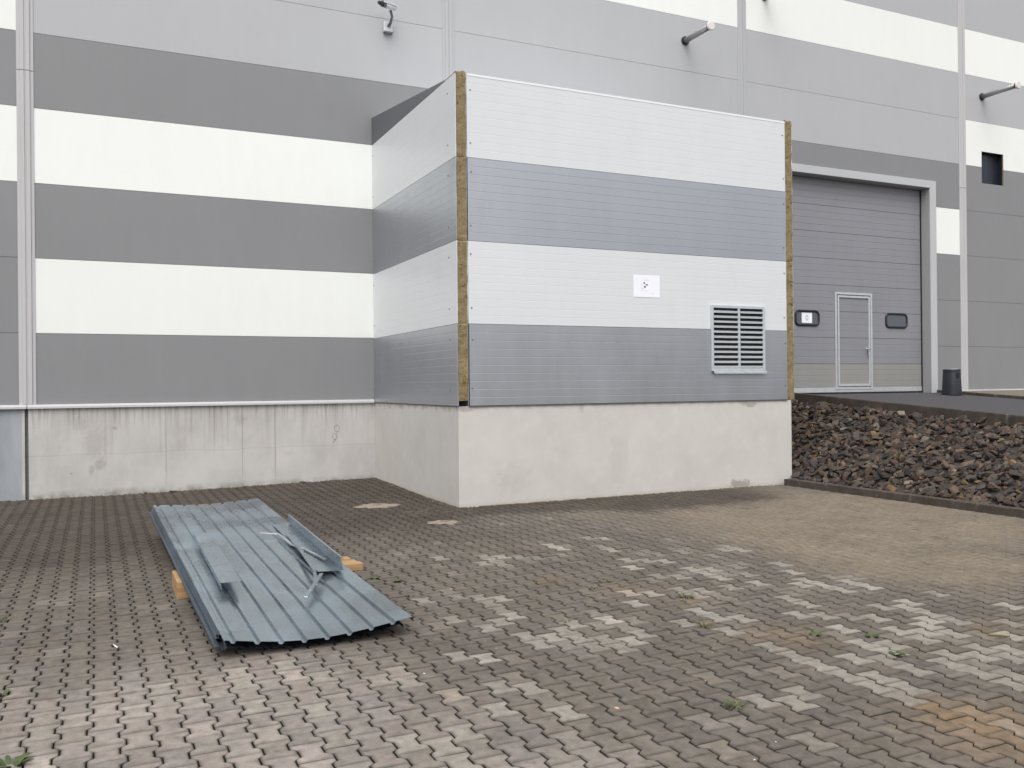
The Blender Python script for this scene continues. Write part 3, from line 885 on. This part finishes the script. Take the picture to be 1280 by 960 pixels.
# wedge above the left side panels and sloping roof behind
mb = MB()
mb.add([(AX0, -.004, 5.986), (AX0, -3.66, 5.986), (AX0, -3.66, 6.0), (AX0, -.004, 6.475), (AX0+.16, -.004, 5.986), (AX0+.16, -3.66, 5.986), (AX0+.16, -3.66, 6.0), (AX0+.16, -.004, 6.475)],
       [(0,1,2,3), (7,6,5,4), (0,4,5,1), (1,5,6,2), (2,6,7,3), (3,7,4,0)])
mb.build('side_wedge', M['wedge'], annex)
mb = MB()
mb.add([(AX1, -.004, 5.986), (AX1, -3.66, 5.986), (AX1, -3.66, 6.0), (AX1, -.004, 6.475), (AX1-.16, -.004, 5.986), (AX1-.16, -3.66, 5.986), (AX1-.16, -3.66, 6.0), (AX1-.16, -.004, 6.475)],
       [(0,1,2,3), (7,6,5,4), (0,4,5,1), (1,5,6,2), (2,6,7,3), (3,7,4,0)])
mb.build('side_wedge', M['wedge'], annex)
mb = MB()
x0, x1 = AX0+.162, AX1-.162
mb.add([(x0, -3.9, 5.90), (x1, -3.9, 5.90), (x1, -.01, 6.42), (x0, -.01, 6.42), (x0, -3.9, 5.96), (x1, -3.9, 5.96), (x1, -.01, 6.455), (x0, -.01, 6.455)],
       [(0,3,2,1), (4,5,6,7), (0,1,5,4), (1,2,6,5), (2,3,7,6), (3,0,4,7)])
mb.build('roof', M['awhite'], annex)
mb = MB(); mb.prism([(AY-.004, 5.965), (AY-.004, 5.994), (AY+.13, 5.998), (AY+.13, 5.984), (AY-.0005, 5.9835), (AY-.0005, 5.965)], 'x', FX0+.002, FX1-.004)
mb.build('top_flashing', painted('flashing_white', (.84, .86, .88), .3, 0, .01, rib=False), annex)
# rendered base
mb = MB(); mb.box(AX0+.012, 10.462, AY+.022, -.002, -.2, AZ0-.006)
bevel(mb.build('plinth', M['render'], annex), .006)
mb = MB(); mb.box(FX0, FX1, AY+.004, AY+.06, AZ0-.012, AZ0-.001); mb.box(AX0+.002, AX0+.06, AY+.02, -.01, AZ0-.010, AZ0-.001)
mb.build('drip_gap', M['joint'], annex)

# louver
lv = MB(); frame(lv, LVX0, LVX1, LVZ0+.04, LVZ1, .045, AY-.028, AY-.0025)
cx = (LVX0+LVX1)/2+.012; lv.box(cx-.02, cx+.02, AY-.026, AY-.0025, LVZ0+.085, LVZ1-.045)
lv = bevel(lv.build('louver_frame', M['louver'], annex), .003)
mb = MB(); mb.box(LVX0+.044, LVX1-.044, AY-.0045, AY-.0026, LVZ0+.084, LVZ1-.044); mb.build('louver_void', M['black_in'], lv)
nsl = 12; zz0 = LVZ0+.085; stp = (LVZ1-.045-zz0)/nsl
for (a, b) in ((LVX0+.046, cx-.021), (cx+.021, LVX1-.046)):
    for k in range(nsl):
        z = zz0+k*stp; mb = MB()
        # blade: lip at the front, sloping up and back
        j = random.uniform(-.002, .002)
        prof = [(AY-.030, z+.003+j), (AY-.031, z+.027+j), (AY-.006, z+.040), (AY-.005, z+.037), (AY-.028, z+.026+j), (AY-.027, z+.003+j)]
        mb.prism(prof, 'x', a, b); mb.build('slat', M['louver'], lv)
mb = MB(); mb.prism([(AY-.003, LVZ0+.045), (AY-.050, LVZ0+.030), (AY-.050, LVZ0-.002), (AY-.044, LVZ0-.002), (AY-.040, LVZ0+.026), (AY-.003, LVZ0+.03)], 'x', LVX0+.035, LVX1+.01)
mb.build('louver_sill', M['louver'], lv)

# notice on the front
nt_ = MB(); nt_.box(7.366, 7.843, AY-.0040, AY-.0022, 2.995, 3.335)
notice = nt_.build('paper_notice', M['paper']); tag(notice, 'white paper notice with three dark marks stuck on the white panel band', 'notice')
yy = AY-.0042
mk = MB()
for cx_, cz_, rx, rz in ((7.560, 3.212, .016, .015), (7.606, 3.184, .022, .012), (7.571, 3.153, .018, .015)):
    mk.prism([(cx_+rx*math.cos(t), cz_+rz*math.sin(t)) for t in np.linspace(0, 2*math.pi, 12, endpoint=False)], 'y', yy-.0006, yy)
mk.build('printed_marks', M['ink'], notice)
mk = MB()
for x0, x1, z in ((7.55, 7.645, 3.255), (7.50, 7.535, 3.185), (7.50, 7.535, 3.150), (7.50, 7.56, 3.122), (7.51, 7.54, 3.094), (7.575, 7.625, 3.092), (7.705, 7.725, 3.060)):
    mk.box(x0, x1, yy-.0004, yy, z-.004, z+.004)
mk.build('printed_lines', M['ink_faint'], notice)

# ------------------------------------------------------------------ WALL FITTINGS
cam_t = empty('security_camera', (4.815, 0, 8.12), 'small white security camera on an arm high on the light grey wall', 'security camera')
mb = MB(); mb.box(4.73, 4.90, -.075, -.001, 8.04, 8.22); bevel(mb.build('wall_box', M['cam_white'], cam_t), .015)
mb = MB(); mb.box(4.735, 4.895, -.082, -.020, 8.020, 8.045); mb.build('box_lid_seam', M['cam_grey'], cam_t)
mb = MB(); mb.tube([(4.82, -.07, 8.14), (4.83, -.15, 8.17), (4.84, -.22, 8.26), (4.80, -.25, 8.36)], [.030, .026, .022, .024], 10); mb.build('bracket', M['cam_grey'], cam_t)
d = Vector((-.42, -.28, -.08)).normalized(); c0 = Vector((4.88, -.24, 8.41))
mb = MB(); mb.tube([c0, c0+d*.27], .045, 14); mb.build('housing', M['cam_white'], cam_t)
mb = MB(); mb.tube([c0+d*.27, c0+d*.275, c0+d*.33], [.045, .040, .040], 14); mb.build('lens_ring', M['cam_grey'], cam_t)
mb = MB(); up = Vector((0, 0, 1)); a = d.cross(up).normalized(); u2 = a.cross(d).normalized()
pts = [c0-d*.04+u2*.056, c0+d*.36+u2*.056]
mb.ribbon([pts[0], pts[1]], .10, .006, normal=u2)
for sgn in (-1, 1):
    mb.ribbon([pts[0]+a*.05*sgn-u2*.015, pts[1]+a*.05*sgn-u2*.015], .035, .004, normal=a)
mb.build('sun_shield', M['cam_white'], cam_t)
mb = MB(); e = c0+d*.33; mb.tube([e+Vector((0, 0, -.01)), e+d*.05+Vector((-.0, 0, .0)), e+d*.11+Vector((0, 0, .02))], [.038, .03, .032], 10); mb.build('lens_hood', M['rubber'], cam_t)

def wall_pipe(x, z, ln, label):
    t = empty('vent_pipe', (x, 0, z), label, 'pipe', 'vent pipes sticking out of the hall wall')
    mb = MB(); mb.tube([(x, -.001, z), (x, -.03, z)], .092, 18); mb.build('wall_collar', M['rubber'], t)
    mb = MB(); mb.tube([(x, -.03, z), (x, -ln+.07, z)], .060, 18); mb.build('pipe_body', M['pipe'], t)
    mb = MB(); mb.tube([(x, -ln+.07, z), (x, -ln+.03, z)], .074, 18); mb.build('pipe_clamp', M['rubber'], t)
    mb = MB(); mb.tube([(x, -ln+.03, z), (x, -ln, z), (x, -ln-.012, z)], [.094, .094, .082], 20); mb.build('end_cap', M['pipe_cap'], t)
wall_pipe(11.352, 8.925, .89, 'capped vent pipe sticking out above the white annex, left of the gate')
wall_pipe(20.606, 8.945, 1.0, 'capped vent pipe sticking out above the square wall opening at the right')
wall_pipe(13.507, 10.25, .9, 'capped vent pipe sticking out high above the gate')

# bin
bx, by = 18.36, -.82; bz = za(by)-.004
bin_t = empty('litter_bin', (bx, by, bz), 'dark grey tapered litter bin standing beside the gate frame', 'litter bin')
mb = MB()
n = 36
rings = [(.0, .200), (.02, .204), (.50, .178), (.575, .174), (.60, .181), (.615, .177)]
v = []; f = []
for z, r in rings:
    for k in range(n):
        th = 2*math.pi*k/n; ct, st_ = math.cos(th), math.sin(th)
        q = (abs(ct)**2.6+abs(st_)**2.6)**(-1/2.6)
        v.append((bx+r*q*ct, by+r*q*st_, bz+z))
for i in range(len(rings)-1):
    for k in range(n): f.append((i*n+k, i*n+(k+1) % n, (i+1)*n+(k+1) % n, (i+1)*n+k))
f.append(tuple(range(n))[::-1]); f.append(tuple((len(rings)-1)*n+k for k in range(n)))
mb.add(v, f[:-2], 0, None, True); mb.add([], []); mb.f += f[-2:]; mb.m += [0, 0]; mb.c += [None, None]; mb.smooth += [False, False]; mb.build('bin_body', M['bin'], bin_t)
mb = MB(); mb.prism([(bx+.14*math.cos(t), by+.14*math.sin(t)) for t in np.linspace(0, 2*math.pi, 20, endpoint=False)], 'z', bz+.615, bz+.628); mb.build('ash_tray', M['alu'], bin_t)
mb = MB(); mb.box(bx-.07, bx+.035, by-.183, by-.12, bz+.39, bz+.52); mb.build('throw_in_opening', M['black_in'], bin_t)

# ------------------------------------------------------------------ SHEET STACK
def zs_(y): return .135+.0485*(y+9.65)
def sheet(lift, dx, dy, sag=.06, label='', y0=-9.70, y1=-4.72, seed=0, mat='galv'):
    # cross-section over the 1.22 m width: broad flats with narrow grooves
    W_ = 1.22; prof = [(.006, -.030), (.0, -.004), (.007, 0.0)]
    for k in range(8):
        c = .052+.146*k
        prof += [(c-.021, 0.0), (c-.010, -.017), (c+.010, -.017), (c+.021, 0.0)]
    prof += [(W_-.012, 0.0), (W_-.004, -.006), (W_, -.034)]
    nv = 40; v = []; f = []; npf = len(prof)
    for j in range(nv+1):
        t = j/nv; y = y0+(y1-y0)*t
        for (u, w) in prof:
            s_ = sag*math.sin(math.pi*min(1, max(0, u/W_)))*(1-t)**2
            s_ += .018*math.sin(math.pi*u/W_)*t
            x = .70-.0255*(y+9.65)+u*(1-.05*t)+dx
            wob = .004*math.sin(y*2.3+u*5+seed)
            v.append((x, y+dy+.05*t*u, zs_(y)+lift+w-s_+wob))
    for j in range(nv):
        for k in range(npf-1): f.append((j*npf+k, j*npf+k+1, (j+1)*npf+k+1, (j+1)*npf+k))
    mb = MB(); mb.add(v, f)
    o = mb.build('corrugated_sheet', M[mat], origin=(1.2, -7.2, zs_(-7.2)+lift))
    sm = o.modifiers.new('thickness', 'SOLIDIFY'); sm.thickness = .0012; sm.offset = -1
    return tag(o, label, 'metal sheet', 'galvanised trapezoidal sheets stacked on the timber')
sheet(0, 0, 0, label='topmost galvanised trapezoidal metal sheet of the stack on the paving')
sheet(-.014, -.006, .004, label='second galvanised sheet from the top, right under the topmost one', seed=1, mat='galv_shaded', y0=-9.52)
sheet(-.029, -.014, -.006, label='third galvanised sheet from the top of the low stack', seed=2, mat='galv_shaded', y0=-9.46)
sheet(-.045, -.020, .004, label='fourth galvanised sheet from the top, just above the bottom sheet', seed=3, mat='galv_shaded', y0=-9.50)
sheet(-.062, -.044, -.045, label='bottom galvanised sheet of the stack, its lip sticking out at the left', seed=4, mat='galv_shaded', y0=-9.58)

# timber under the stack
def block(x0, x1, y0, y1, z1, label, name='timber_block', z0=.0015):
    mb = MB(); mb.box(x0, x1, y0, y1, z0, z1); o = bevel(mb.build(name, M['wood']), .004)
    return tag(o, label, 'timber', 'timber pieces under the metal sheets')
block(.575, .92, -7.86, -7.36, .138, 'pale timber block under the left edge of the metal sheets')
block(1.45, 2.20, -7.46, -7.345, .066, 'nearest and longest of the four battens poking out under the right edge')
block(1.45, 2.185, -7.31, -7.20, .060, 'second nearest of the four battens poking out under the right edge')
block(1.45, 2.165, -7.16, -7.05, .064, 'third nearest of the four battens poking out under the right edge')
block(1.45, 2.11, -6.96, -6.84, .060, 'farthest of the four battens poking out under the right edge')
block(1.46, 1.70, -7.44, -6.86, .138, 'timber block hidden in the shade on top of the four battens', z0=.067)
# folded angles
def zt(y, k=.0): return zs_(y)+k
mb = MB()
def sweep(mb, prof_far, prof_near, yf, yn):
    n = len(prof_far); v = [(x, yn, zt(yn)+z) for x, z in prof_near]+[(x, yf, zt(yf)+z) for x, z in prof_far]
    f = [(i, i+1, n+i+1, n+i) for i in range(n-1)]
    mb.add(v, f)
sweep(mb, [(.818, .004), (.812, .058), (.955, .058)], [(.829, .004), (.822, .058), (.972, .058)], -6.70, -8.56)
o = mb.build('metal_angle', M['galv']); sm = o.modifiers.new('t', 'SOLIDIFY'); sm.thickness = .002
tag(o, 'folded metal angle lying alone on the left half of the sheets', 'metal angle', 'folded metal angles on the sheets')
mb = MB()
sweep(mb, [(1.60, .006), (1.765, .010), (1.750, .095), (1.764, .098), (1.768, .085)], [(1.585, .020), (1.788, .012), (1.766, .116), (1.780, .119), (1.786, .10)], -6.30, -8.36)
o = mb.build('metal_angle', M['galv']); sm = o.modifiers.new('t', 'SOLIDIFY'); sm.thickness = .002
tag(o, 'folded metal angle with a tall upright flange along the right edge of the sheets', 'metal angle', 'folded metal angles on the sheets')
def strip_(pts, label, w=.026, t=.012, mat='galv'):
    mb = MB(); mb.ribbon(pts, w, t); o = bevel(mb.build('metal_strip', M[mat]), .002, 1)
    tag(o, label, 'metal strip', 'bent metal strips on the sheets')
strip_([(1.41, -6.72, zt(-6.72)+.012), (1.56, -6.83, zt(-6.83)+.012), (1.575, -7.10, zt(-7.1)+.012), (1.585, -7.32, zt(-7.32)+.012), (1.635, -7.54, zt(-7.54)+.022), (1.72, -8.02, zt(-8.02)+.024)], 'bent zinc strip whose bright end points left across the sheets', mat='galv_new')
strip_([(1.625, -6.86, zt(-6.86)+.030), (1.59, -7.65, zt(-7.65)+.036), (1.545, -8.42, zt(-8.42)+.040), (1.475, -8.76, zt(-8.76)+.016)], 'long zinc strip crossing over the bright-ended one')
strip_([(1.65, -6.92, zt(-6.92)+.016), (1.61, -7.66, zt(-7.66)+.022)], 'short zinc strip lying beside the folded angle')
strip_([(1.345, -9.02, zt(-9.02)+.008), (1.555, -8.56, zt(-8.56)+.030), (1.58, -8.50, zt(-8.5)+.030)], 'short stout zinc strip nearest to the lower end of the sheets', .032, .012)

# ------------------------------------------------------------------ WEEDS, SAND, LITTER
def tuft(x, y, r, n, h, label, broad=False, dry=.2, name='weed'):
    mb = MB(); z0 = float(gz(x, y))-.008
    for _ in range(n):
        a = random.uniform(0, 6.28); d = random.uniform(0, r*.45); px, py = x+d*math.cos(a), y+d*math.sin(a)
        a2 = a+random.gauss(0, .6); ln = random.uniform(.5, 1)*r; hh = h*random.uniform(.5, 1.1)
        w = (.016 if broad else .0035)*random.uniform(.7, 1.3); mi = 1 if random.random() < dry else 0
        dx, dy = math.cos(a2), math.sin(a2); nx_, ny_ = -dy*w, dx*w
        v = []
        for t, ww in ((0, .5), (.4, 1), (.75, .8), (1, .05)):
            zz = z0+hh*(t*1.6-.9*t*t); px2, py2 = px+dx*ln*t, py+dy*ln*t
            v += [(px2-nx_*ww, py2-ny_*ww, zz), (px2+nx_*ww, py2+ny_*ww, zz)]
        mb.add(v, [(0,1,3,2), (2,3,5,4), (4,5,7,6)], mi, None, False)
    o = mb.build(name, [M['leaf'], M['dry']], origin=(x, y, z0), fixn=False)
    tag(o, label, 'weed', 'weeds growing in the paving joints')
tuft(2.98, -11.70, .07, 42, .045, 'largest grass tuft growing in the front paving joints at the right')
tuft(-.36, -10.83, .10, 14, .06, 'broad-leaved weed at the bottom left corner of the yard', True, .0)
tuft(-.49, -9.75, .05, 10, .04, 'small broad-leaved weed at the left edge of the yard', True, .1)
tuft(-.62, -7.93, .06, 30, .03, 'brownish grass tuft at the left edge beyond the sheet stack', False, .6)
tuft(2.20, -7.84, .06, 12, .03, 'small green weed just right of the battens under the sheets', True, .0)
tuft(2.34, -8.05, .05, 12, .035, 'bright green weed second from the battens, right of the sheets', True, .0)
tuft(2.26, -8.62, .045, 22, .03, 'thin grass tuft beside the right edge of the sheets', False, .2)
tuft(3.89, -8.90, .07, 34, .03, 'low grass tuft in the middle of the yard in front of the annex', False, .3)
tuft(3.70, -9.07, .05, 20, .03, 'small grass tuft left of the orange stained pavers', False, .3)
tuft(4.18, -9.66, .08, 40, .05, 'upright grass tuft among the pale pavers right of the centre', False, .35)
tuft(3.80, -10.38, .07, 26, .055, 'yellowish grass tuft between the pale and the dark pavers', False, .6)
tuft(4.31, -10.90, .045, 14, .03, 'green leafy weed left of two others among the pale pavers', True, .0)
tuft(4.61, -11.09, .045, 14, .03, 'green leafy weed in the middle of three among the pale pavers', True, .0)
tuft(4.44, -11.45, .05, 16, .03, 'green leafy weed nearest of three among the pale pavers', True, .1)
tuft(3.0, -9.85, .05, 20, .035, 'thin dry grass tuft beside the bright row of pavers', False, .5)
tuft(7.0, -8.3, .07, 20, .02, 'flat dark tuft on the tan silted pavers', False, .7)
tuft(8.2, -8.7, .08, 26, .02, 'flat brown tuft at the far right of the tan silted pavers', False, .7)
tuft(3.2, -.07, .06, 16, .05, 'small green weed at the foot of the concrete plinth near the inner corner', True, .1)
tuft(1.12, -.07, .09, 50, .05, 'grass tuft at the foot of the plinth behind the sheets', False, .3)
tuft(.72, -.07, .05, 26, .06, 'small upright grass tuft at the plinth foot left of the sheets', False, .3)
# moss and fine debris along the walls: nobody could count it
mb = MB()
for _ in range(2600):
    u = random.random()
    if u < .62: x = random.uniform(-2.6, 4.5); y = -abs(random.gauss(0, .035))-.004
    elif u < .75: x = AX0-abs(random.gauss(0, .03)); y = random.uniform(-4.0, -.02)
    else: x = random.uniform(4.6, 10.4); y = AY+.02-abs(random.gauss(0, .03))
    if float(vnoise(np.array(x), np.array(y), 2.3, 77)) < .35 and random.random() < .8: continue
    s = random.uniform(.006, .02); z0 = float(gz(x, y))-.004
    a = random.uniform(0, 6.28); h = random.uniform(.004, .022)
    P = [(x+s*math.cos(a+k*2.094), y+s*.6*math.sin(a+k*2.094), z0) for k in range(3)]+[(x, y, z0+h)]
    mb.add(P, [(0,1,3), (1,2,3), (2,0,3)], random.choice((0, 0, 1)))
o = mb.build('moss', [M['moss'], M['sand']], fixn=False); tag(o, 'moss and crumbs of soil gathered along the foot of the walls', 'moss', kind='stuff')
# sand heaps
def sandpatch(cx, cy, rx, ry, ang, label, seed):
    mb = MB(); n = 40; rings = 6; v = [(cx, cy, .010+float(gz(cx, cy)))]; f = []
    for i in range(1, rings+1):
        for k in range(n):
            th = 2*math.pi*k/n; t = i/rings
            j = .35+1.25*float(fbm(np.array(math.cos(th)*1.6), np.array(math.sin(th)*1.6), 2.6, seed))
            a, b = rx*j*t*math.cos(th), ry*j*t*math.sin(th)
            x = cx+a*math.cos(ang)-b*math.sin(ang); y = cy+a*math.sin(ang)+b*math.cos(ang)
            zz = .0065*(1-t**2)+.0015*float(vnoise(np.array(x), np.array(y), 25, seed))-.0035*t+.0045*(1-t)
            v.append((x, y, max(-.006, zz+.002)+float(gz(cx, cy))))
    for k in range(n): f.append((0, 1+k, 1+(k+1) % n))
    for i in range(rings-1):
        for k in range(n): f.append((1+i*n+k, 1+i*n+(k+1) % n, 1+(i+1)*n+(k+1) % n, 1+(i+1)*n+k))
    mb.add(v, f, 0, None, True)
    o = mb.build('sand_patch', M['sand'], fixn=False); tag(o, label, 'sand', 'patches of spilled sand')
sandpatch(3.56, -3.26, .30, .25, -.45, 'pale patch of spilled sand left of the annex corner', 3)
sandpatch(3.86, -5.16, .20, .20, -.4, 'pale patch of spilled sand in front of the annex corner', 8)
# litter
mb = MB(); mb.tube([(.095, -9.00, .006), (.115, -9.08, .006)], .005, 8); tag(mb.build('cigarette_butt', M['litter']), 'white cigarette butt lying on the paving left of the sheets', 'litter')
mb = MB(); mb.tube([(2.415, -11.44, .006), (2.43, -11.46, .006)], .006, 8); tag(mb.build('cigarette_butt', simple('filter_pink', (.6, .35, .28), .7)), 'pinkish cigarette butt lying on the dark pavers at the front', 'litter')
PBL = [(1.72, -10.47, .008), (3.46, -10.9, .004), (5.36, -11.46, .006), (2.86, -12.14, .005), (2.64, -12.25, .006), (6.95, -7.82, .009), (2.3, -10.2, .004), (3.1, -11.3, .004), (1.9, -11.4, .004), (.94, -11.1, .003), (.4, -7.2, .006), (8.1, -7.1, .008)]
for i, (x, y, s) in enumerate(PBL):
    vs, fs = SH[i % len(SH)]; mb = MB(); mb.add(vs*s+np.array([x, y, s*.5]), fs)
    tag(mb.build('pebble', M['litter'], fixn=False), 'tiny pale stone chip lying loose on the pavers', 'pebble', 'stone chips scattered on the paving')
mb = MB(); mb.tube([(5.30, -11.42, .006), (5.36, -11.47, .008), (5.40, -11.50, .006)], .005, 6); tag(mb.build('twig', M['dry']), 'short yellow stalk lying on the pavers at the right', 'twig')

# ------------------------------------------------------------------ WORLD, SUN, CAMERA
w = bpy.data.worlds.new('World'); scene.world = w; w.use_nodes = True
nt = w.node_tree; nt.nodes.clear()
out = nt.nodes.new('ShaderNodeOutputWorld'); bg = nt.nodes.new('ShaderNodeBackground')
sky = nt.nodes.new('ShaderNodeTexSky'); sky.sky_type = 'NISHITA'; sky.sun_disc = False
EL, AZ = 56, 208            # degrees; azimuth clockwise from +Y
sky.sun_elevation = R(EL); sky.sun_rotation = R(AZ); sky.air_density = 1.0; sky.dust_density = 4.0; sky.ozone_density = 1.0
hs = nt.nodes.new('ShaderNodeHueSaturation'); hs.inputs['Saturation'].default_value = .22
nt.links.new(sky.outputs[0], hs.inputs['Color']); nt.links.new(hs.outputs[0], bg.inputs[0])
bg.inputs[1].default_value = .15; nt.links.new(bg.outputs[0], out.inputs[0])
sd = bpy.data.lights.new('sun', 'SUN'); sd.energy = 0.9; sd.angle = R(60); sd.color = (1.0, .97, .93)
so = link(bpy.data.objects.new('sun', sd))
sdir = Vector((math.sin(R(AZ))*math.cos(R(EL)), math.cos(R(AZ))*math.cos(R(EL)), math.sin(R(EL))))
so.rotation_euler = sdir.to_track_quat('Z', 'Y').to_euler(); so.location = (5, -20, 30)

cd = bpy.data.cameras.new('camera'); cam = link(bpy.data.objects.new('camera', cd))
r_ = Vector((.90471095, -.42591692, -.00963694)); u_ = Vector((.00816231, -.0052873, .99995271)); f_ = Vector((.42594773, .90474683, .00130701))
mt = Matrix(((r_.x, u_.x, -f_.x, 0.0), (r_.y, u_.y, -f_.y, -15.3627), (r_.z, u_.z, -f_.z, 1.6781), (0, 0, 0, 1)))
cam.matrix_world = mt
cd.sensor_width = 36; cd.lens = 36*1107/1280; cd.clip_end = 1000; cd.clip_start = .05
scene.camera = cam
scene.render.resolution_x = 1024; scene.render.resolution_y = 768
vs_ = scene.view_settings; vs_.view_transform = 'Standard'; vs_.look = 'None'; vs_.gamma = 1; vs_.exposure = 0.42
vs_.use_curve_mapping = False
